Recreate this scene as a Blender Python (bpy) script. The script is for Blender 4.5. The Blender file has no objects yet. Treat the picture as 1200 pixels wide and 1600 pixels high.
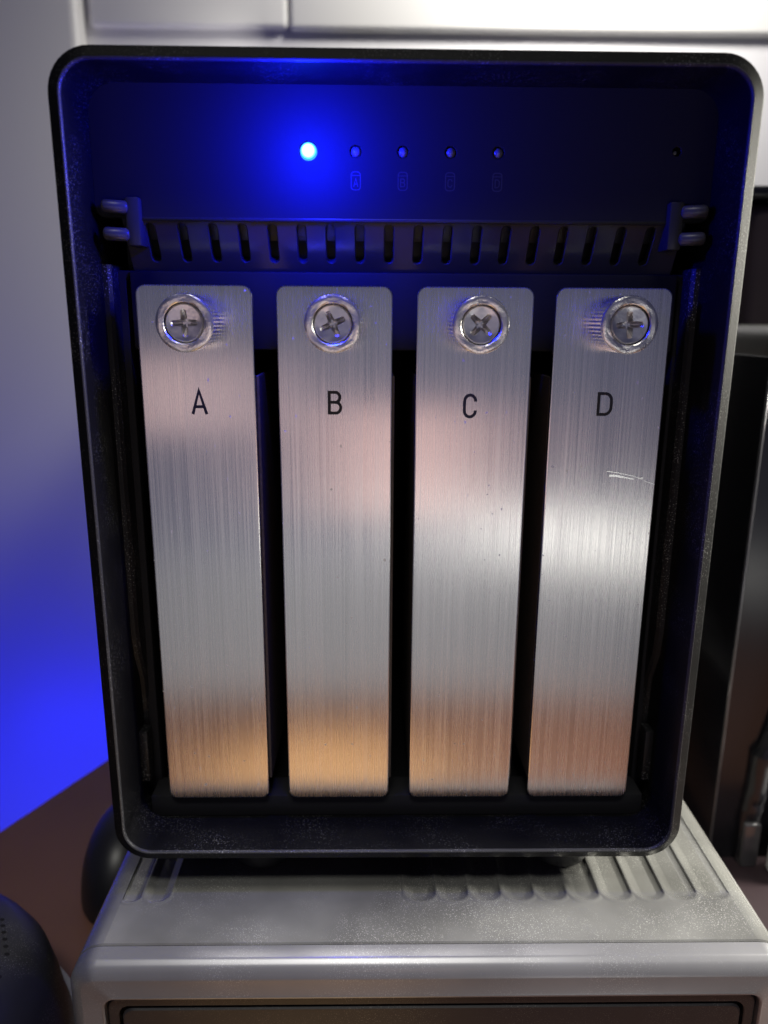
import bpy, bmesh, math, random
from mathutils import Vector, Matrix
C = bpy.context.scene.collection
S = 0.001                      # everything below is written in millimetres
R = math.radians
random.seed(7)
sc = bpy.context.scene

# ------------------------------------------------------------------ camera
cam = bpy.data.cameras.new('camera')
cam.sensor_fit = 'VERTICAL'; cam.sensor_height = 36; cam.sensor_width = 27
cam.lens = 27.05; cam.clip_start = 0.005; cam.clip_end = 20
cam.dof.use_dof = True; cam.dof.focus_distance = 0.174; cam.dof.aperture_fstop = 12
co = bpy.data.objects.new('camera', cam); C.objects.link(co)
p, y, r = R(-14.195), R(-.982), R(-.391)
Mx = Matrix.Rotation(y, 3, 'Z') @ Matrix.Rotation(p, 3, 'X') @ Matrix.Rotation(r, 3, 'Y')
rt, fw, up = Mx @ Vector((1, 0, 0)), Mx @ Vector((0, 1, 0)), Mx @ Vector((0, 0, 1))
m3 = Matrix((rt, up, -fw)).transposed()
co.matrix_world = Matrix.Translation(Vector((60.7, -158.28, 126.32)) * S) @ m3.to_4x4()
sc.camera = co

# ------------------------------------------------------------------ world, lamps and added fills, exposure
w = bpy.data.worlds.new('World'); sc.world = w; w.use_nodes = True
w.node_tree.nodes['Background'].inputs[0].default_value = (0.40, 0.43, 1.0, 1)
w.node_tree.nodes['Background'].inputs[1].default_value = 0.06
sc.view_settings.view_transform = 'Standard'; sc.view_settings.look = 'None'
sc.view_settings.exposure = 0; sc.view_settings.gamma = 1
sc.cycles.use_denoising = True
sc.cycles.max_bounces = 8
sc.cycles.sample_clamp_indirect = 4

def area(name, loc, target, sx, sy, col, power, spread=180):
    l = bpy.data.lights.new(name, 'AREA'); l.shape = 'RECTANGLE'
    l.size = sx * S; l.size_y = sy * S; l.color = col; l.energy = power; l.spread = R(spread)
    o = bpy.data.objects.new(name, l); C.objects.link(o)
    o.location = Vector(loc) * S
    o.rotation_euler = (Vector(target) - Vector(loc)).to_track_quat('-Z', 'Y').to_euler()
    return o
def spot(name, loc, target, col, power, angle, blend, size):
    l = bpy.data.lights.new(name, 'SPOT'); l.color = col; l.energy = power
    l.spot_size = R(angle); l.spot_blend = blend; l.shadow_soft_size = size * S
    o = bpy.data.objects.new(name, l); C.objects.link(o)
    o.location = Vector(loc) * S
    o.rotation_euler = (Vector(target) - Vector(loc)).to_track_quat('-Z', 'Y').to_euler()
    return o
area('white_room_lamp', (430, 10, 185), (110, -40, 0), 110, 110, (1, .96, .84), 1.3, 75)
area('wall_fill', (190, 120, 390), (150, 262, 270), 70, 70, (1, .97, .92), .48, 110)  # added fill for the wall alone, hung above the view
area('overhead_fill', (10, -290, 620), (30, -40, -10), 460, 100, (1, .98, .90), .13, 32)  # fill added overhead, narrowed onto the silver top and its bezel
area('rear_fill', (6, 240, 110), (-120, 262, 110), 8, 280, (1, .96, .90), .06)  # hidden strip added behind the case to brighten the post
area('blue_strip_lamp', (-110, 110, -170), (-95, 262, -100), 160, 40, (.006, .012, 1), 0.30)
spot('warm_desk_lamp', (50, -300, 380), (40, -95, -62), (1, .90, .40), 44, 12, .3, 8)
area('front_reflection_fill', (60, -1100, -40), (60, 17, 90), 900, 480, (.78, .79, 1), .30)  # added unseen panel light, mirrored in the upper tray plates
area('low_reflection_fill', (60, -1100, -430), (60, 17, 60), 1000, 300, (1, .98, .93), .34)  # second added panel light, mirrored in the middle of the plates
area('plate_highlight_fill', (390, -1000, -215), (60, 17, 70), 240, 80, (1, .98, .90), .25)  # no real window: small light added for the bright band on plate D
area('hand_glow_fill', (76, -168, 62), (70, 17, 95), 40, 50, (1, .60, .48), .0026, 90)  # added in place of lit hands, a pink patch between plates B and C
area('hand_side_fill', (-24, -168, 92), (20, 17, 110), 40, 34, (1, .66, .58), .0012, 90)  # another added stand-in for a hand, reflected in plate A

# ------------------------------------------------------------------ materials
def mat(name, base, rough=.5, metal=0., spec=.5, dust=0., dustcol=(.5, .5, .48), var=0., varscale=60, bump=0., bumpscale=3000,
        emit=None, estr=0., coat=0., dustscale=1500):
    m = bpy.data.materials.new(name); m.use_nodes = True
    nt = m.node_tree; N = nt.nodes; L = nt.links; b = N['Principled BSDF']
    b.inputs['Base Color'].default_value = (*base, 1); b.inputs['Roughness'].default_value = rough
    b.inputs['Metallic'].default_value = metal; b.inputs['Specular IOR Level'].default_value = spec
    b.inputs['Coat Weight'].default_value = coat
    geo = N.new('ShaderNodeNewGeometry')
    col = None
    def noise(scale, detail=2., rough_=.5):
        n = N.new('ShaderNodeTexNoise'); n.inputs['Scale'].default_value = scale
        n.inputs['Detail'].default_value = detail; n.inputs['Roughness'].default_value = rough_
        L.new(geo.outputs['Position'], n.inputs['Vector']); return n.outputs['Fac']
    def ramp(f, a, bb):
        k = N.new('ShaderNodeMapRange'); k.inputs[1].default_value = a; k.inputs[2].default_value = bb
        L.new(f, k.inputs[0]); return k.outputs[0]
    if var:
        mx = N.new('ShaderNodeMix'); mx.data_type = 'RGBA'
        L.new(ramp(noise(varscale, 4), .3, .7), mx.inputs[0])
        mx.inputs[6].default_value = (*[c * (1 - var) for c in base], 1)
        mx.inputs[7].default_value = (*[min(1, c * (1 + var)) for c in base], 1)
        col = mx.outputs[2]
    if dust:
        mx = N.new('ShaderNodeMix'); mx.data_type = 'RGBA'
        mu = N.new('ShaderNodeMath'); mu.operation = 'MULTIPLY'
        L.new(ramp(noise(dustscale, 0), .66, .74), mu.inputs[0]); L.new(ramp(noise(70, 3), .42, .66), mu.inputs[1])
        m2 = N.new('ShaderNodeMath'); m2.operation = 'MULTIPLY'; L.new(mu.outputs[0], m2.inputs[0]); m2.inputs[1].default_value = dust
        L.new(m2.outputs[0], mx.inputs[0])
        if col: L.new(col, mx.inputs[6])
        else: mx.inputs[6].default_value = (*base, 1)
        mx.inputs[7].default_value = (*dustcol, 1)
        col = mx.outputs[2]
    if col: L.new(col, b.inputs['Base Color'])
    if bump:
        bp = N.new('ShaderNodeBump'); bp.inputs['Strength'].default_value = bump; bp.inputs['Distance'].default_value = .0001
        L.new(noise(bumpscale, 2), bp.inputs['Height']); L.new(bp.outputs[0], b.inputs['Normal'])
    if emit:
        b.inputs['Emission Color'].default_value = (*emit, 1); b.inputs['Emission Strength'].default_value = estr
    return m

def brushed(name, base, rough, aniso, tangent=(1, 0, 0)):
    m = bpy.data.materials.new(name); m.use_nodes = True
    nt = m.node_tree; N = nt.nodes; L = nt.links; b = N['Principled BSDF']
    b.inputs['Metallic'].default_value = 1
    b.inputs['Anisotropic'].default_value = aniso
    cx = N.new('ShaderNodeCombineXYZ')
    for i in range(3): cx.inputs[i].default_value = tangent[i]
    L.new(cx.outputs[0], b.inputs['Tangent'])
    geo = N.new('ShaderNodeNewGeometry')
    def streak(sx, sz, det):
        mp = N.new('ShaderNodeMapping'); mp.inputs['Scale'].default_value = (sx, sx, sz)
        L.new(geo.outputs['Position'], mp.inputs['Vector'])
        n = N.new('ShaderNodeTexNoise'); n.inputs['Scale'].default_value = 1; n.inputs['Detail'].default_value = det
        L.new(mp.outputs[0], n.inputs['Vector']); return n.outputs['Fac']
    fine = streak(4200, 16, 4)
    coarse = streak(700, 6, 2)
    add = N.new('ShaderNodeMath'); add.operation = 'MULTIPLY_ADD'
    L.new(coarse, add.inputs[0]); add.inputs[1].default_value = .35; L.new(fine, add.inputs[2])
    mr = N.new('ShaderNodeMapRange'); mr.inputs[1].default_value = .4; mr.inputs[2].default_value = .95
    mr.inputs[3].default_value = rough * .8; mr.inputs[4].default_value = rough * 1.25
    L.new(add.outputs[0], mr.inputs[0]); L.new(mr.outputs[0], b.inputs['Roughness'])
    mx = N.new('ShaderNodeMix'); mx.data_type = 'RGBA'
    m4 = N.new('ShaderNodeMapRange'); m4.inputs[1].default_value = .42; m4.inputs[2].default_value = .9
    L.new(add.outputs[0], m4.inputs[0]); L.new(m4.outputs[0], mx.inputs[0])
    mx.inputs[6].default_value = (*[c * .75 for c in base], 1); mx.inputs[7].default_value = (*[min(1, c * 1.08) for c in base], 1)
    # a few bright specks of dust and nicks
    n2 = N.new('ShaderNodeTexNoise'); n2.inputs['Scale'].default_value = 900; n2.inputs['Detail'].default_value = 0
    L.new(geo.outputs['Position'], n2.inputs['Vector'])
    m5 = N.new('ShaderNodeMapRange'); m5.inputs[1].default_value = .80; m5.inputs[2].default_value = .83
    L.new(n2.outputs['Fac'], m5.inputs[0])
    m6 = N.new('ShaderNodeMapRange'); m6.inputs[3].default_value = 1; m6.inputs[4].default_value = .25
    L.new(m5.outputs[0], m6.inputs[0]); L.new(m6.outputs[0], b.inputs['Metallic'])
    L.new(mx.outputs[2], b.inputs['Base Color'])
    bp = N.new('ShaderNodeBump'); bp.inputs['Strength'].default_value = .25; bp.inputs['Distance'].default_value = .00003
    L.new(fine, bp.inputs['Height']); L.new(bp.outputs[0], b.inputs['Normal'])
    return m

M = dict(
    case=mat('black_plastic', (.0035, .0035, .004), .5, spec=.15, dust=.16, bump=.3, bumpscale=2500, dustscale=3200),
    panel=mat('matte_black_plastic', (.016, .016, .018), .6, spec=.12, bump=.12, bumpscale=4000),
    ledge=mat('satin_black_plastic', (.030, .030, .034), .3, spec=.22, var=.15, bump=.08, bumpscale=3500),
    rail=mat('dusty_black_plastic', (.010, .010, .011), .42, spec=.3, dustscale=3200, dust=.6, bump=.4, bumpscale=2200),
    cavity=mat('dark_metal', (.015, .015, .017), .5, .3),
    alu=brushed('brushed_aluminium', (.80, .79, .78), .26, .84),
    bracket=mat('bare_sheet_steel', (.085, .068, .058), .6, .3, var=.3, varscale=1500),
    screw=mat('nickel_plated_brass', (.86, .84, .80), .3, 1, bump=.7, bumpscale=2600),
    knurl=mat('nickel_knurl', (.74, .73, .72), .25, 1),
    core=mat('screw_steel', (.74, .73, .73), .28, 1, bump=.25, bumpscale=1500),
    ink=mat('black_ink', (.006, .006, .012), .5),
    scratch=mat('fresh_scratch', (.97, .97, .95), .3, 1),
    led_off=mat('clear_lens', (.12, .12, .13), .25),
    icon=mat('grey_print', (.028, .028, .031), .5),
    pin=mat('translucent_grey_plastic', (.045, .045, .05), .35),
    worn=mat('worn_black_edge', (.028, .028, .03), .42, spec=.3, dust=.5, dustscale=3000, dustcol=(.4, .4, .4)),
    rubber=mat('black_rubber', (.014, .014, .015), .6),
    silver=mat('silver_paint', (.21, .21, .202), .24, .55, dust=.5, dustcol=(.8, .8, .76), var=.42, varscale=32, bump=.10, bumpscale=5000, dustscale=5000),
    bezel=mat('silver_lacquer', (.18, .18, .19), .28, .4, dust=.2, dustcol=(.8, .8, .8), dustscale=4500, var=.12, varscale=40),
    brown_panel=mat('dark_brown_plastic', (.020, .019, .021), .42, spec=.3, dust=.3, dustscale=4000, dustcol=(.3, .28, .26), bump=.1),
    seam=mat('seam_dark', (.01, .01, .012), .6),
    wall=mat('white_wall_paint', (.74, .73, .74), .55, bump=.05, bumpscale=900),
    board=mat('white_gloss_paint', (.80, .79, .76), .35),
    desk=mat('brown_desk_veneer', (.135, .062, .041), .5, var=.08, varscale=25, bump=.1, bumpscale=1500),
    speaker=mat('black_speaker_plastic', (.019, .019, .021), .42, dustscale=3600, dust=.45, dustcol=(.6, .6, .55), bump=.15),
    hole=mat('hole_black', (.003, .003, .003), .8),
    mouse=mat('charcoal_plastic', (.011, .011, .014), .4),
    tower=mat('gloss_black_plastic', (.008, .008, .011), .22),
    towertop=mat('grey_plastic', (.16, .16, .15), .4),
    bar=mat('chrome_grey_plastic', (.12, .12, .13), .15, .6),
    pale=mat('pale_grey_plastic', (.42, .42, .44), .4),
    brown_box=mat('brown_black_plastic', (.030, .018, .022), .45),
)
# lit indicator: bright die in the middle, lens bloom's bluer ring put into the emission
def led_lit():
    m = bpy.data.materials.new('lit_blue_lens'); m.use_nodes = True
    nt = m.node_tree; N = nt.nodes; L = nt.links; b = N['Principled BSDF']
    b.inputs['Base Color'].default_value = (.1, .2, .8, 1); b.inputs['Roughness'].default_value = .3
    geo = N.new('ShaderNodeNewGeometry'); vd = N.new('ShaderNodeVectorMath'); vd.operation = 'DISTANCE'
    L.new(geo.outputs['Position'], vd.inputs[0]); vd.inputs[1].default_value = (.0475, .0134, .1596)
    mr = N.new('ShaderNodeMapRange'); mr.interpolation_type = 'SMOOTHERSTEP'
    mr.inputs[1].default_value = .0009; mr.inputs[2].default_value = .0019; mr.inputs[3].default_value = 34; mr.inputs[4].default_value = 1.6
    L.new(vd.outputs['Value'], mr.inputs[0]); L.new(mr.outputs[0], b.inputs['Emission Strength'])
    b.inputs['Emission Color'].default_value = (.04, .33, 1, 1)
    return m
M['led_on'] = led_lit()

# ------------------------------------------------------------------ mesh helpers
LOC = {}
def empty(name, loc, label=None, cat=None, group=None, parent=None):
    o = bpy.data.objects.new(name, None); C.objects.link(o); o.empty_display_size = .01
    LOC[o.name] = Vector(loc); o.location = Vector(loc) * S
    if label: o['label'] = label; o['category'] = cat
    if group: o['group'] = group
    return o
def base_of(o):
    while o.parent: o = o.parent
    return LOC.get(o.name, Vector((0, 0, 0)))
def make(name, bm, m, parent=None, kind=None, label=None, cat=None, angle=32, recalc=True):
    off = base_of(parent) if parent else Vector((0, 0, 0))
    if recalc: bmesh.ops.recalc_face_normals(bm, faces=bm.faces)
    for v in bm.verts: v.co = (v.co - off) * S
    lim = R(angle)
    for f in bm.faces: f.smooth = True
    for e in bm.edges:
        if len(e.link_faces) == 2 and e.calc_face_angle(9) > lim: e.smooth = False
    me = bpy.data.meshes.new(name); bm.to_mesh(me); bm.free(); me.materials.append(M[m])
    o = bpy.data.objects.new(name, me); C.objects.link(o)
    if parent: o.parent = parent
    else: LOC[o.name] = Vector((0, 0, 0))
    if kind: o['kind'] = kind
    if label: o['label'] = label
    if cat: o['category'] = cat
    return o
def rr(x0, x1, z0, z1, r, n=8):           # rounded rectangle, from the top right corner round
    if not isinstance(r, (tuple, list)): r = (r,) * 4
    pts = []
    for (cx, cz, a), q in zip(((x1, z1, 0), (x0, z1, 90), (x0, z0, 180), (x1, z0, 270)), r):
        cx += -q if cx == x1 else q; cz += -q if cz == z1 else q
        for i in range(n + 1):
            t = R(a + 90 * i / n); pts.append((cx + q * math.cos(t), cz + q * math.sin(t)))
    return pts
def loft(bm, loops, skip=None, cap0=False, cap1=False):
    vs = [[bm.verts.new(c) for c in lp] for lp in loops]; n = len(vs[0])
    for a, (l0, l1) in enumerate(zip(vs, vs[1:])):
        for i in range(n):
            if skip and skip(a, i): continue
            j = (i + 1) % n; bm.faces.new((l0[i], l0[j], l1[j], l1[i]))
    if cap0: bm.faces.new(vs[0])
    if cap1: bm.faces.new(vs[-1])
    return vs
def Y(pts, y): return [(x, y, z) for x, z in pts]
def box(x0, x1, y0, y1, z0, z1, bev=.3, seg=2):
    bm = bmesh.new()
    bmesh.ops.create_cube(bm, size=1)
    for v in bm.verts:
        v.co = ((x0 + x1) / 2 + v.co.x * (x1 - x0), (y0 + y1) / 2 + v.co.y * (y1 - y0), (z0 + z1) / 2 + v.co.z * (z1 - z0))
    if bev: bmesh.ops.bevel(bm, geom=list(bm.edges), offset=bev, segments=seg, profile=.5, affect='EDGES')
    return bm
def merge(a, b):
    me = bpy.data.meshes.new('tmp'); b.to_mesh(me); b.free(); a.from_mesh(me); bpy.data.meshes.remove(me); return a
def holed(outer, holes, fn, t, ch=.12, floor=False):
    """plate: outer loop and hole loops in (u,v); fn(u,v,d) -> xyz with d the depth behind the face"""
    bm = bmesh.new(); edges = []; rings = []
    def ring(lp, d): return [bm.verts.new(fn(u, v, d)) for u, v in lp]
    def grow(lp, k):
        cu = sum(p[0] for p in lp) / len(lp); cv = sum(p[1] for p in lp) / len(lp)
        n = len(lp); out = []
        for i in range(n):
            (ax, ay), (bx, by), (px, py) = lp[i - 1], lp[(i + 1) % n], lp[i]
            dx, dy = bx - ax, by - ay; L_ = math.hypot(dx, dy) or 1
            out.append((px + dy / L_ * k, py - dx / L_ * k))
        return out
    def quads(a, b):
        n = len(a)
        for i in range(n): bm.faces.new((a[i], a[(i + 1) % n], b[(i + 1) % n], b[i]))
    for k, lp in enumerate([outer] + holes):
        f = ring(grow(lp, -ch) if k == 0 else grow(lp, ch), 0)
        edges += [bm.edges.new((f[i], f[(i + 1) % len(f)])) for i in range(len(f))]
        rings.append((lp, f))
    bmesh.ops.triangle_fill(bm, use_beauty=True, edges=edges)
    for lp, f in rings:
        a = ring(lp, ch); b = ring(lp, t); quads(f, a); quads(a, b)
        if floor and lp is not outer: bm.faces.new(b)
    return bm
def circ(cx, cz, r, n=24, a0=0): return [(cx + r * math.cos(a0 + 2 * math.pi * i / n), cz + r * math.sin(a0 + 2 * math.pi * i / n)) for i in range(n)]
def dome(cx, cz, r, y0, h, n=20, rows=5):   # round lens whose top points to -Y
    bm = bmesh.new(); loops = []
    for k in range(rows + 1):
        t = k / rows * math.pi / 2
        loops.append([(x, y0 - h * math.sin(t), z) for x, z in circ(cx, cz, max(r * math.cos(t), .02), n)])
    loft(bm, loops, cap1=True); return bm
def ribbon(bm, pts, wd, y, closed=False):   # flat stroke with mitred joints in the XZ plane
    n = len(pts); L_, R_ = [], []
    for i, (x, z) in enumerate(pts):
        a = pts[i - 1] if (i or closed) else None; b = pts[(i + 1) % n] if (i < n - 1 or closed) else None
        d0 = Vector((x - a[0], z - a[1])).normalized() if a else None
        d1 = Vector((b[0] - x, b[1] - z)).normalized() if b else None
        d0 = d0 or d1; d1 = d1 or d0
        t = (d0 + d1).normalized(); nn = Vector((-t.y, t.x)); k = wd / 2 / max(.4, abs(nn.dot(Vector((-d0.y, d0.x)))))
        L_.append(bm.verts.new((x + nn.x * k, y, z + nn.y * k))); R_.append(bm.verts.new((x - nn.x * k, y, z - nn.y * k)))
    for i in range(n if closed else n - 1):
        j = (i + 1) % n; bm.faces.new((L_[i], L_[j], R_[j], R_[i]))
def arc(cx, cz, rx, rz, a0, a1, n=10): return [(cx + rx * math.cos(R(a0 + (a1 - a0) * i / n)), cz + rz * math.sin(R(a0 + (a1 - a0) * i / n))) for i in range(n + 1)]
def letter(ch, cx, cz, wd, h, st, y, slant=0):
    """condensed grotesque capital drawn with strokes"""
    bm = bmesh.new(); x0, x1, z0, z1 = -wd / 2 + st / 2, wd / 2 - st / 2, -h / 2 + st / 2, h / 2 - st / 2
    S_ = []
    if ch == 'A': S_ = [[(-wd / 2 + st * .45, -h / 2), (0, z1 + st * .2), (wd / 2 - st * .45, -h / 2)], [(-wd * .27, -h * .19), (wd * .27, -h * .19)]]
    if ch == 'B':
        S_ = [[(x0, -h / 2), (x0, h / 2)],
              [(x0, z1), (0, z1)] + arc(.05 * wd, z1 - h * .21, x1 - .09 * wd, h * .21, 90, -90, 9) + [(x0, z1 - h * .42)],
              [(0, z1 - h * .42)] + arc(.07 * wd, (z1 - h * .42 + z0) / 2, x1 - .05 * wd, (z1 - h * .42 - z0) / 2, 90, -90, 9) + [(x0, z0)]]
    if ch == 'C':
        rx, rz = x1, h * .25
        S_ = [[(x1, h * .18)] + arc(0, z1 - rz, rx, rz, 0, 180, 12) + arc(0, z0 + rz, rx, rz, 180, 360, 12) + [(x1, -h * .18)]]
    if ch == 'D':
        rz = h * .3
        S_ = [[(x0, z0), (x0, z1), (0, z1)] + arc(0, z1 - rz, x1, rz, 90, 0, 8) + arc(0, z0 + rz, x1, rz, 0, -90, 8) + [(0, z0)], [(x0 - st / 2, z0), (0.02, z0)]]
    for k, s in enumerate(S_):
        q = []
        for u, v in s:
            if not q or math.hypot(q[-1][0] - (u + cx), q[-1][1] - (v + cz)) > 1e-4: q.append((u + cx, v + cz))
        ribbon(bm, q, st, y - .004 * k)
    return bm
def tube(bm, a, b, r, n=14):
    a, b = Vector(a), Vector(b); d = (b - a).normalized(); u = d.orthogonal().normalized(); v = d.cross(u)
    ring = lambda c, q: [c + (u * math.cos(2 * math.pi * i / n) + v * math.sin(2 * math.pi * i / n)) * q for i in range(n)]
    k = min(r * .5, (b - a).length * .3)
    loft(bm, [ring(a, r * .45), ring(a + d * k * .3, r * .8), ring(a + d * k, r), ring(b - d * k, r), ring(b - d * k * .3, r * .8), ring(b, r * .45)], cap0=True, cap1=True)

# ------------------------------------------------------------------ setting: wall and desk
DZ = -62
bm = bmesh.new()
vs = [bm.verts.new(c) for c in ((-900, 262, -500), (900, 262, -500), (900, 262, 700), (-900, 262, 700))]; bm.faces.new(vs)
wall = make('wall', bm, 'wall', kind='structure')
make('panel_board', box(-74.5, 20.0, 256.5, 262.5, 260.5, 420, 2.4, 4), 'board', wall)
make('panel_board', box(20.9, 620, 256.5, 262.5, 260.0, 420, 2.4, 4), 'board', wall)
make('door_post', box(-420, -77, 250, 262.5, -490, 420, 5, 5), 'board', wall)
bm = bmesh.new()
top = [(-420, -175), (700, -175), (700, 258), (3.9, 258), (-54.7, 141.6), (-78.4, 94.5)]
loft(bm, [[(x, y_, DZ) for x, y_ in top], [(x, y_, DZ - 25) for x, y_ in top]], cap0=True)
make('desk', bm, 'desk', kind='structure')
make('fill_blocker', box(-420, 700, -170, -150, -800, DZ - 25.2, 1), 'desk', bpy.data.objects['desk'])  # unseen panel added to keep the low fill light off the wall

# ------------------------------------------------------------------ silver enclosure below
E = empty('silver_enclosure', (75, 90, DZ), 'low silver enclosure with ribbed top and dark brown front panel under the black drive box', 'drive enclosure')
X0, X1, ZT = -4.8, 154.2, -8.5
ZB = DZ + 1
def sl(i_, y_, zt=ZT): return Y(rr(X0 + i_, X1 - i_, ZB + i_, zt - i_, max(6.5 - i_, 2.4), 8), y_)
bm = bmesh.new()
loft(bm, [sl(0, 205), sl(0, -15.6), sl(.35, -15.9), sl(.8, -15.9)], skip=lambda a, i: a == 0 and i == 8, cap0=True)
make('body_shell', bm, 'silver', E)
bm = bmesh.new()                           # ribbed top: long rounded grooves with U-shaped front ends
crest = [0.6, 6.4, 12.9, 20.6] + [69.0 + 7.93 * k for k in range(11)]
gx = [(crest[i], crest[i + 1]) for i in range(3)][:2] + [(a, b) for a, b in zip(crest[4:], crest[5:])]
def gdepth(x, y_):
    d = 0
    for a, b in gx:
        if a - .6 < x < b + .3:
            c, hw = (a + b) / 2, (b - a) / 2 - .35
            q = abs(x - c) / hw
            yy = -3.2 + hw * .9
            if y_ < yy: q = math.hypot(x - c, (y_ - yy) * 1.1) / hw
            if q < 1: d = .6 * min(1, (1 - q) * 2.0) ** .8
            elif q < 1.35: d = -.12 * math.sin((q - 1) / .35 * math.pi)   # raised lip round each groove
    return d
xa, xb = X0 + 6.5, X1 - 6.5
nx = 640; xs = [xa + (xb - xa) * i / nx for i in range(nx + 1)]
ys = [-15.6, -12, -8, -5.5] + [-5 + .35 * k for k in range(24)] + [3.6 + .9 * k for k in range(8)] + [12, 20, 35, 60, 100, 150, 205]
grid = [[bm.verts.new((x, y_, ZT - gdepth(x, y_))) for x in xs] for y_ in ys]
for j in range(len(ys) - 1):
    for i in range(nx): bm.faces.new((grid[j][i], grid[j][i + 1], grid[j + 1][i + 1], grid[j + 1][i]))
make('ribbed_top', bm, 'silver', E, angle=80)
bm = bmesh.new(); loft(bm, [sl(.7, -15), sl(.7, -17)]); make('seam_strip', bm, 'seam', E)
bm = bmesh.new()
prof = [(.7, -16.1), (.25, -16.15), (.03, -16.4), (.10, -19.5), (.2, -19.8), (.4, -20.05)]
prof += [(.75, -20.7), (1.3, -21.25), (2.0, -21.75), (2.8, -22.15), (3.3, -22.3), (3.5, -22.36), (7.3, -22.55), (7.6, -22.7), (7.9, -22.7), (8.1, -22.4), (8.2, -19.5)]
loft(bm, [sl(a, b) for a, b in prof]); make('front_bezel', bm, 'bezel', E, angle=22)
bm = bmesh.new()
prof = [(8.6, -18.5), (8.6, -21.5), (8.8, -21.7), (10.6, -21.7), (10.8, -21.5), (10.8, -18.5)]
loft(bm, [sl(a, b) for a, b in prof]); make('panel_frame', bm, 'brown_panel', E)
bm = bmesh.new()
prof = [(11.5, -18.5), (11.5, -21.4), (11.8, -21.75), (12.6, -21.8)]
loft(bm, [sl(a, b) for a, b in prof], cap1=True); make('front_panel', bm, 'brown_panel', E)
bm = bmesh.new(); loft(bm, [sl(7.5, -18.4), sl(13, -18.4)], cap1=True); make('panel_recess', bm, 'seam', E)
for x, y_ in ((12, 5), (138, 5), (12, 190), (138, 190)):
    bm = bmesh.new(); loft(bm, [[(a, b, DZ) for a, b in circ(x, y_, 5)], [(a, b, ZB + .5) for a, b in circ(x, y_, 5)]], cap0=True)
    make('foot', bm, 'rubber', E)

# ------------------------------------------------------------------ black four-bay enclosure
W, H, D = 135.0, 174.8, 232.0
K = empty('drive_enclosure', (67.5, 110, ZT), 'black four-bay drive enclosure with glowing blue light standing on the silver box', 'drive enclosure')
def cl(i_, y_, rad=None): return Y(rr(i_, W - i_, i_, H - i_, (rad if rad else max(8.4 - i_ * .9, 1)), 10), y_)
bm = bmesh.new()
loops = [cl(0, D), cl(0, 1.5), cl(.1, 1.1), cl(.35, .85), cl(2.1, .08), cl(2.35, .05), cl(2.55, .25), cl(2.65, .6), cl(2.75, 12), cl(2.9, 24)]
loft(bm, loops); make('case', bm, 'case', K, angle=14)
bm = bmesh.new(); loft(bm, [cl(2.2, .045), cl(2.3, -.06), cl(2.5, .0), cl(2.68, .3), cl(2.69, .75)]); make('rim_lip', bm, 'worn', K, angle=60)  # bead added, worn and lighter than the case to carry the edge highlight
bm = bmesh.new(); loft(bm, [cl(0.05, D - .1), cl(20, D + .3)], cap1=True); make('back_panel', bm, 'case', K)

# panel with the indicator lights
LEDX = [47.5, 57.3, 67.1, 77.0, 86.9]; LZ = 159.6; PY = 14.5
bm = holed(rr(2.7, 132.3, 146.3, 172.2, 2.0, 5), [circ(x, LZ, 1.9 if i == 0 else 1.2, 20) for i, x in enumerate(LEDX)] + [circ(124.2, 160.2, .9, 16)],
           lambda u, v, d: (u, PY + d, v), 2.2, .12)
make('indicator_panel', bm, 'panel', K)
for i, x in enumerate(LEDX):
    if i == 0:
        o = make('indicator_light', dome(x, LZ, 1.8, PY + .9, 2.0), 'led_on', K, label='lit blue indicator light')
    else:
        make('indicator_light', dome(x, LZ, 1.12, PY + 1.0, 1.15), 'led_off', K)
l = bpy.data.lights.new('indicator_glow', 'POINT'); l.color = (.003, .008, 1); l.energy = .32; l.shadow_soft_size = .004  # added ahead of the lens, so its light on the panel imitates bloom
o = bpy.data.objects.new('indicator_glow', l); C.objects.link(o); o.location = (.0475, (PY - 14.5) * S, LZ * S)
bm = bmesh.new(); tube(bm, (124.2, PY + 2.0, 160.2), (124.0, PY + .6, 160.0), .45); make('reset_button', bm, 'led_off', K)
for ch, x in zip('ABCD', LEDX[1:]):
    bm = bmesh.new(); cz = 153.9
    ribbon(bm, rr(x - .95, x + .95, cz - 1.75, cz + 1.75, .6, 4), .2, PY - .03, closed=True)
    ribbon(bm, [(x - .9, cz + 1.05), (x + .9, cz + 1.05)], .16, PY - .035)
    bm = merge(bm, letter(ch, x, cz - .3, 1.05, 1.7, .2, PY - .04))
    make('drive_icon', bm, 'icon', K)

# sloping vent ledge: 18 slots
SX = [13.6, 20.3, 26.8, 33.1, 39.4, 45.6, 51.8, 58.1, 64.4, 70.7, 77.0, 83.3, 89.5, 95.7, 101.8, 108.0, 114.3, 120.6]
A, B = Vector((0, PY + .2, 146.2)), Vector((0, 21.2, 135.7)); dv = (B - A).normalized(); nv = Vector((0, dv.z, -dv.y))
if nv.y > 0: nv = -nv
LL = (B - A).length
def lf(u, v, d): q = A + dv * (-v) - nv * d; return (u, q.y, q.z)
slots = []
for x in SX:
    hw = .92; slots.append(arc(x, -1.95, hw, hw, 0, 180, 6) + arc(x, -8.9, hw, hw, 180, 360, 6))
bm = holed([(127.5, 0), (8.0, 0), (8.0, -LL), (127.5, -LL)], slots, lf, 1.6, .22)
make('vent_ledge', bm, 'ledge', K)
bm = bmesh.new(); tube(bm, (9, A.y + .15, A.z - .05), (126.5, A.y + .15, A.z - .05), .5, 10); make('ledge_edge', bm, 'ledge', K)
bm = bmesh.new(); vs = [bm.verts.new(lf(u, v, d)) for u, v, d in ((9, -.3, 3.2), (126, -.3, 3.2), (126, -6.2, 3.0), (9, -6.2, 3.0), (9, -6.2, 6), (126, -6.2, 6))]
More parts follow.
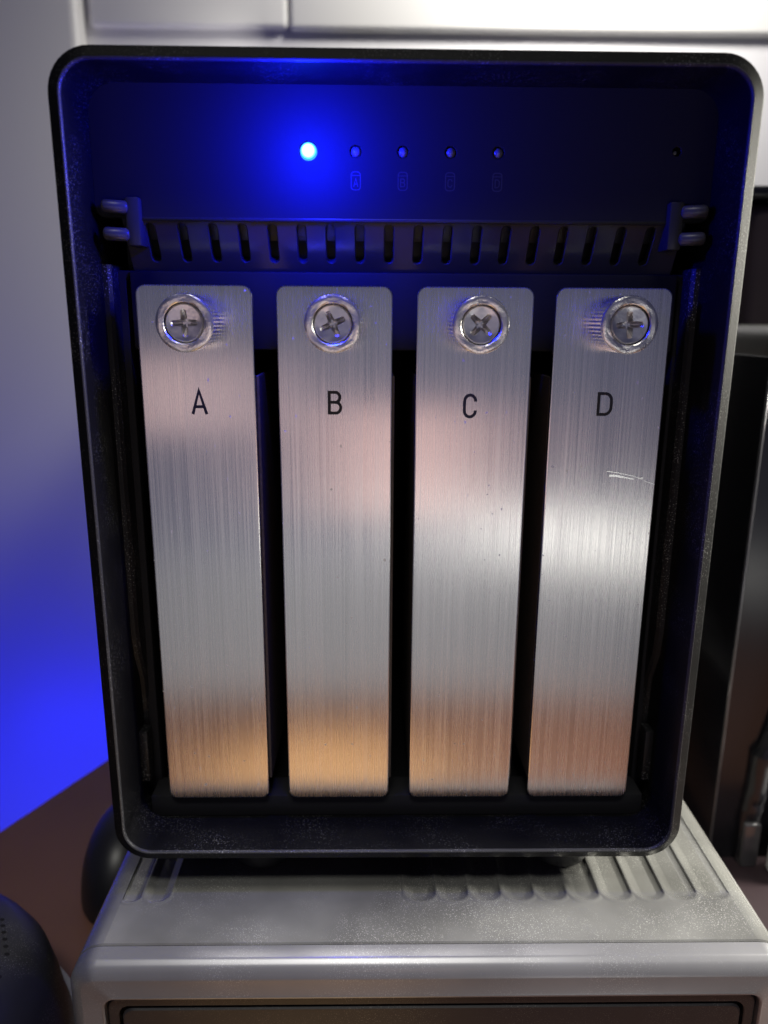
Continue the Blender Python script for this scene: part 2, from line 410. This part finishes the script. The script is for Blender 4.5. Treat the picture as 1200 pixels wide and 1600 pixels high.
bm.faces.new(vs[:4]); bm.faces.new((vs[3], vs[2], vs[5], vs[4])); make('vent_baffle', bm, 'ledge', K)
make('vent_backing', box(6, 129, 23.5, 25, 134, 171, .2), 'cavity', K)
# hinge blocks and pins in the two upper corners
for s, xs_ in ((-1, (4.7, 10.0)), (1, (131.0, 125.6))):
    for z in (148.3, 142.9):
        bm = bmesh.new(); tube(bm, (xs_[0], 12.2, z), (xs_[1], 13.2, z - .2), 1.35); make('hinge_pin', bm, 'pin', K)
    a, b = sorted((xs_[1] - s * -.6, xs_[1] + s * -2.4))
    make('hinge_block', box(a, b, 12.6, 20, 140.5, 150.2, .5), 'ledge', K)
# stepped rail along each side wall, catch tab at its foot
def rail(x, s):
    bm = bmesh.new()
    f = [(15.6, 137), (15.6, 52), (16.4, 46), (19.6, 38), (20.2, 30), (20.2, 12)]
    lo = [(x, y_, z) for y_, z in f]; md = [(x + s * 1.2, y_ + .1, z) for y_, z in f]; hi = [(x + s * 1.9, y_ + .8, z) for y_, z in f]; bk = [(x + s * 2.1, 24, z) for y_, z in f]
    rows = [[bm.verts.new(c) for c in q] for q in (lo, md, hi, bk)]
    for a, b in zip(rows, rows[1:]):
        for i in range(len(f) - 1): bm.faces.new((a[i], a[i + 1], b[i + 1], b[i]))
    return bm
make('side_rail', rail(2.6, 1), 'rail', K); make('side_rail', rail(132.4, -1), 'rail', K)
make('catch_tab', box(2.6, 4.9, 15.2, 19.6, 11.5, 25.5, .5), 'rail', K)
make('catch_tab', box(130.1, 132.4, 15.2, 19.6, 11.5, 25.5, .5), 'rail', K)
# bezel round the four bays, cross bar, cavity
bm = holed(rr(2.7, 132.3, 2.7, 136, 2, 4), [rr(6.2, 129.6, 4.6, 135.2, 1.5, 4)], lambda u, v, d: (u, 20.6 + d, v), 2.5, .15)
make('bay_bezel', bm, 'panel', K)
make('bay_sill', box(5.2, 130.2, 13.6, 22, 2.75, 8.6, .35), 'panel', K)
make('cross_bar', box(7.2, 129.0, 20.0, 23, 119.0, 135.9, .4), 'panel', K)
bm = bmesh.new(); loft(bm, [Y(rr(4, 131, 3.5, 137, 1, 2), 22.5), Y(rr(4, 131, 3.5, 137, 1, 2), 200)], cap1=True); make('bay_liner', bm, 'cavity', K)
for x, y_ in ((33, 14.5), (109.5, 14.5), (33, 205), (109.5, 205)):
    bm = bmesh.new()
    loft(bm, [[(a, b, z) for a, b in circ(x, y_, q, 32)] for q, z in ((6.0, ZT), (7.2, ZT + .6), (7.6, ZT + 2), (7.6, .3))], cap0=True)
    make('foot', bm, 'rubber', K)

# ------------------------------------------------------------------ four drive trays
def knurled(cx, cz, y0, y1, r, n=44):
    bm = bmesh.new()
    def ring(q0, q1, y_): return [(cx + (q0 if i % 2 else q1) * math.cos(math.pi * i / n), y_, cz + (q0 if i % 2 else q1) * math.sin(math.pi * i / n)) for i in range(2 * n)]
    loft(bm, [ring(r, r - .28, y1), ring(r, r - .28, y0 + 1.1), ring(r - .3, r - .3, y0 + 1.0)])
    return bm
def knob_cap(cx, cz, y0, r):
    bm = bmesh.new()
    def ring(q, y_): return Y(circ(cx, cz, q, 96), y_)
    def lobed(q, y_, k): return [(x, y_ + k * .5 * (1 - math.cos(6 * 2 * math.pi * i / 96 + .4)), z) for i, (x, z) in enumerate(circ(cx, cz, q, 96))]
    loft(bm, [ring(r - .35, y0 + 1.3), ring(r - .05, y0 + 1.1), ring(r, y0 + .6), ring(r - .12, y0 + .22), lobed(r - .5, y0, .10), lobed(5.0, y0, .16), lobed(4.5, y0 + .03, .10), ring(4.3, y0 + .1), ring(4.1, y0 + .3), ring(4.1, y0 + 2.5)])
    return bm
def cross(cx, cz, a, L1=2.75, w1=.7):
    pts = []
    for k in range(4):
        t = a + k * math.pi / 2
        for u, v in ((w1, -w1), (L1 * .93, -w1 * .8), (L1, -w1 * .3), (L1, w1 * .3), (L1 * .93, w1 * .8)):
            pts.append((cx + u * math.cos(t) - v * math.sin(t), cz + u * math.sin(t) + v * math.cos(t)))
    return pts
def core(cx, cz, y0, a):
    # disc with a tapering Phillips recess
    bm = bmesh.new()
    q = cross(cx, cz, a); o_ = circ(cx, cz, 3.9, 40); i2 = circ(cx, cz, 3.6, 40)
    f0 = [bm.verts.new(c) for c in Y(i2, y0)]; f1 = [bm.verts.new(c) for c in Y(q, y0 + .12)]
    ed = [bm.edges.new((l_[i], l_[(i + 1) % len(l_)])) for l_ in (f0, f1) for i in range(len(l_))]
    bmesh.ops.triangle_fill(bm, use_beauty=True, edges=ed)
    f2 = [bm.verts.new(c) for c in Y(o_, y0 + .3)]; f3 = [bm.verts.new(c) for c in Y(o_, y0 + 2.5)]
    for a_, b_ in ((f0, f2), (f2, f3)):
        for i in range(len(a_)): bm.faces.new((a_[i], a_[(i + 1) % len(a_)], b_[(i + 1) % len(a_)], b_[i]))
    g = [bm.verts.new((cx + (x - cx) * .72, y0 + 1.0, cz + (z - cz) * .72)) for x, z in q]
    h = [bm.verts.new((cx + (x - cx) * .3, y0 + 2.4, cz + (z - cz) * .3)) for x, z in q]
    for a_, b_ in ((f1, g), (g, h)):
        for i in range(len(a_)): bm.faces.new((a_[i], a_[(i + 1) % len(a_)], b_[(i + 1) % len(a_)], b_[i]))
    bm.faces.new(h)
    return bm
trays = [('A', 10.39, 35.2, 22.45, 124.94, 2, 22.84, 3.65, 5.35),
         ('B', 40.26, 65.18, 52.72, 124.94, 24, 52.62, 3.11, 5.21),
         ('C', 70.43, 95.54, 83.18, 124.94, 47, 82.5, 3.11, 5.45),
         ('D', 100.31, 125.42, 113.84, 125.13, 4, 112.47, 3.5, 5.26)]
look = {'A': 'brushed aluminium drive tray marked A', 'B': 'brushed aluminium drive tray marked B',
        'C': 'brushed aluminium drive tray marked C', 'D': 'scratched brushed aluminium drive tray marked D'}
TY = 12.3                     # front of the face plates
for ch, x0, x1, kx, kz, ka, lx, lw, lh in trays:
    T = empty('drive_tray', ((x0 + x1) / 2, TY, 8.95), look[ch] + ' with knurled thumbscrew, inside the black enclosure', 'drive tray', 'drive trays in the black enclosure')
    z0, z1 = 8.95, 132.8
    bm = bmesh.new()
    q = lambda i_: rr(x0 + i_, x1 - i_, z0 + i_, z1 - i_, (2.1 - i_, 2.1 - i_, 1.9 - i_, 1.9 - i_), 6)
    loft(bm, [Y(q(.1), TY + 1.3), Y(q(0), TY + 1.2), Y(q(0), TY + .22), Y(q(.08), TY + .05), Y(q(.28), TY)], cap0=True, cap1=True)
    make('faceplate', bm, 'alu', T, angle=9)
    # bent side flanges of the tray behind the plate
    bm = merge(box(x1 - .1, x1 + .65, TY + 1.9, 60, 13.3, 113.7, .15, 1), box(x0 + .05, x0 + .6, TY + 1.9, 60, 13.3, 113.7, .15, 1))
    make('side_flange', bm, 'bracket', T)
    make('hard_drive', box(x0 + 2, x1 - 2, 24, 165, 9, 112, .6), 'cavity', T)
    ts = make('thumb_screw', knurled(kx, kz, TY - 8.8, TY + .2, 5.84), 'knurl', T)
    make('screw_cap', knob_cap(kx, kz, TY - 8.8, 5.89), 'screw', ts)
    make('screw_core', core(kx, kz, TY - 8.45, R(ka)), 'core', ts, angle=14)
    lz = 108.0 if ch != 'C' else 107.42
    make('letter', letter(ch, lx, lz, lw, lh, .66, TY - .04), 'ink', T)
    bm = bmesh.new(); ribbon(bm, [(kx + .6, 132.4), (kx + .6, 130.3)], .12, TY - .03)
    make('seam_line', bm, 'scratch', T)
    if ch == 'D':
        bm = bmesh.new()
        for pts, wd in (([(113.93, 92.92), (116.46, 92.53), (119.87, 91.85), (122.3, 91.07)], .16), ([(114.62, 91.85), (116.08, 91.85), (118.02, 91.46)], .5), ([(117.83, 91.51), (120.16, 91.07), (120.36, 91.12)], .3), ([(121.82, 91.27), (122.4, 91.31)], .35), ([(122.69, 90.68), (125.22, 89.81)], .1)):
            ribbon(bm, pts, wd, TY - .035)
        for v in bm.verts: v.co.y += (90.5 - v.co.z) * .055 - .1
        make('scratch_mark', bm, 'scratch', T)

# ------------------------------------------------------------------ round black speaker at the lower left
P = empty('round_speaker', (-62, -10, DZ), 'dusty round black speaker with perforated top at the lower left beside the silver box', 'speaker')
bm = bmesh.new()
pr = [(10, -24.6), (22, -25.3), (32, -26.8), (38, -29), (42, -32.5), (44.4, -37), (45.4, -42), (46.0, -44), (46.8, -50), (48.2, -57)]
loft(bm, [[(x, y_, z) for x, y_ in circ(-62, -10, q, 72)] for q, z in pr], cap0=True, cap1=True); make('body', bm, 'speaker', P, angle=50)
bm = bmesh.new()
loft(bm, [[(x, y_, z) for x, y_ in circ(-62, -10, q, 72)] for q, z in ((47.5, -57.2), (50, -57.6), (50.6, -59), (50.6, DZ))], cap0=True); make('base_ring', bm, 'pale', P)
bm = bmesh.new()
def topz(q):
    for (q0, z0), (q1, z1) in zip(pr, pr[1:]):
        if q0 <= q <= q1: return z0 + (z1 - z0) * (q - q0) / (q1 - q0)
    return -24.5
for i in range(-15, 16):
    for j in range(-17, 18):
        x, y_ = i * 2.6 + (j % 2) * 1.3, j * 2.3
        q = math.hypot(x, y_)
        if q < 35:
            z = topz(q) + .06
            bm.faces.new([bm.verts.new((-62 + x + .62 * math.cos(k * math.pi / 4), -10 + y_ + .62 * math.sin(k * math.pi / 4), topz(math.hypot(x + .62 * math.cos(k * math.pi / 4), y_ + .62 * math.sin(k * math.pi / 4))) + .06)) for k in range(8)])
g = make('grille_holes', bm, 'hole', P, kind='stuff')

# ------------------------------------------------------------------ dark rounded mouse behind the silver box
Q = empty('computer_mouse', (-22, 66, DZ), 'smooth charcoal rounded mouse half hidden behind the left side of the silver box', 'mouse')
bm = bmesh.new(); loops = []
for k in range(15):
    t = k / 14 * math.pi / 2
    c_, s_ = math.cos(t) ** .8, math.sin(t)
    loops.append([(-22 + 15 * max(c_, .02) * math.cos(a), 72 + 26 * max(c_, .02) * math.sin(a), DZ + 1.5 + 24 * s_) for a in [2 * math.pi * i / 40 for i in range(40)]])
loft(bm, loops, cap0=True, cap1=True); make('shell', bm, 'mouse', Q, angle=60)
bm = bmesh.new(); loft(bm, [[(-22 + 13.5 * math.cos(a), 72 + 24 * math.sin(a), z) for a in [2 * math.pi * i / 40 for i in range(40)]] for z in (DZ, DZ + 1.8)], cap0=True); make('glide_pad', bm, 'rubber', Q)

# ------------------------------------------------------------------ things at the right edge
G = empty('black_tower', (230, 150, DZ), 'glossy black tower with rounded grey top at the right edge of the photo', 'computer tower')
make('body', box(180.5, 330, 75, 146, DZ + .5, 116, 1.2, 3), 'tower', G)
make('grey_top', box(180.2, 330.5, 74.6, 146.3, 113.5, 124.6, 4.5, 6), 'towertop', G)
bm = bmesh.new(); tube(bm, (181.0, 75.3, DZ + 2), (181.0, 75.3, 113), .5, 10); make('corner_strip', bm, 'bar', G)
bm = bmesh.new()
def barring(z, x, rx, ry): return [(x + rx * math.cos(2 * math.pi * i / 24), 74 - ry * max(-.2, math.sin(2 * math.pi * i / 24)), z) for i in range(24)]
loft(bm, [barring(DZ + 1, 193, 3.6, 3), barring(-40, 193, 3.6, 3), barring(-37.5, 193.2, 3.9, 3.6), barring(-35.5, 193.4, 3.6, 3.0), barring(-33.2, 193.6, 4.0, 3.8), barring(-30, 194, 3.7, 3.1), barring(-21, 194.5, 4, 3.2), barring(-17, 195, 4.6, 4.4), barring(-13, 197, 4.2, 3.2), barring(5, 200.5, 4, 2.6), barring(40, 205, 4, 2)], cap0=True, cap1=True)
make('front_bar', bm, 'tower', G)
make('grey_strip', box(189.6, 195.5, 69.5, 72, DZ + 3.2, -42, .8), 'bar', G)
make('plinth', box(172, 335, 40, 148, DZ, DZ + 3, .8), 'brown_box', G)
G2 = empty('pale_box', (212, 66, DZ), 'pale grey rounded box standing low in front of the black tower', 'box')
make('shell', box(197.6, 235, 60, 69.5, DZ + 3, -33, 2.2, 4), 'pale', G2)
make('port_cover', box(209, 216, 59.7, 60.4, -52, -44, .2), 'mouse', G2)
G3 = empty('brown_speaker', (255, 205, DZ), 'dark brown box with rounded top standing behind the black tower', 'speaker')
make('cabinet', box(203, 320, 150, 245, DZ + 1, 170, 7, 6), 'brown_box', G3)
make('top_cap', box(202, 321, 149, 246, 170.3, 175.5, 2.2, 4), 'tower', G3)
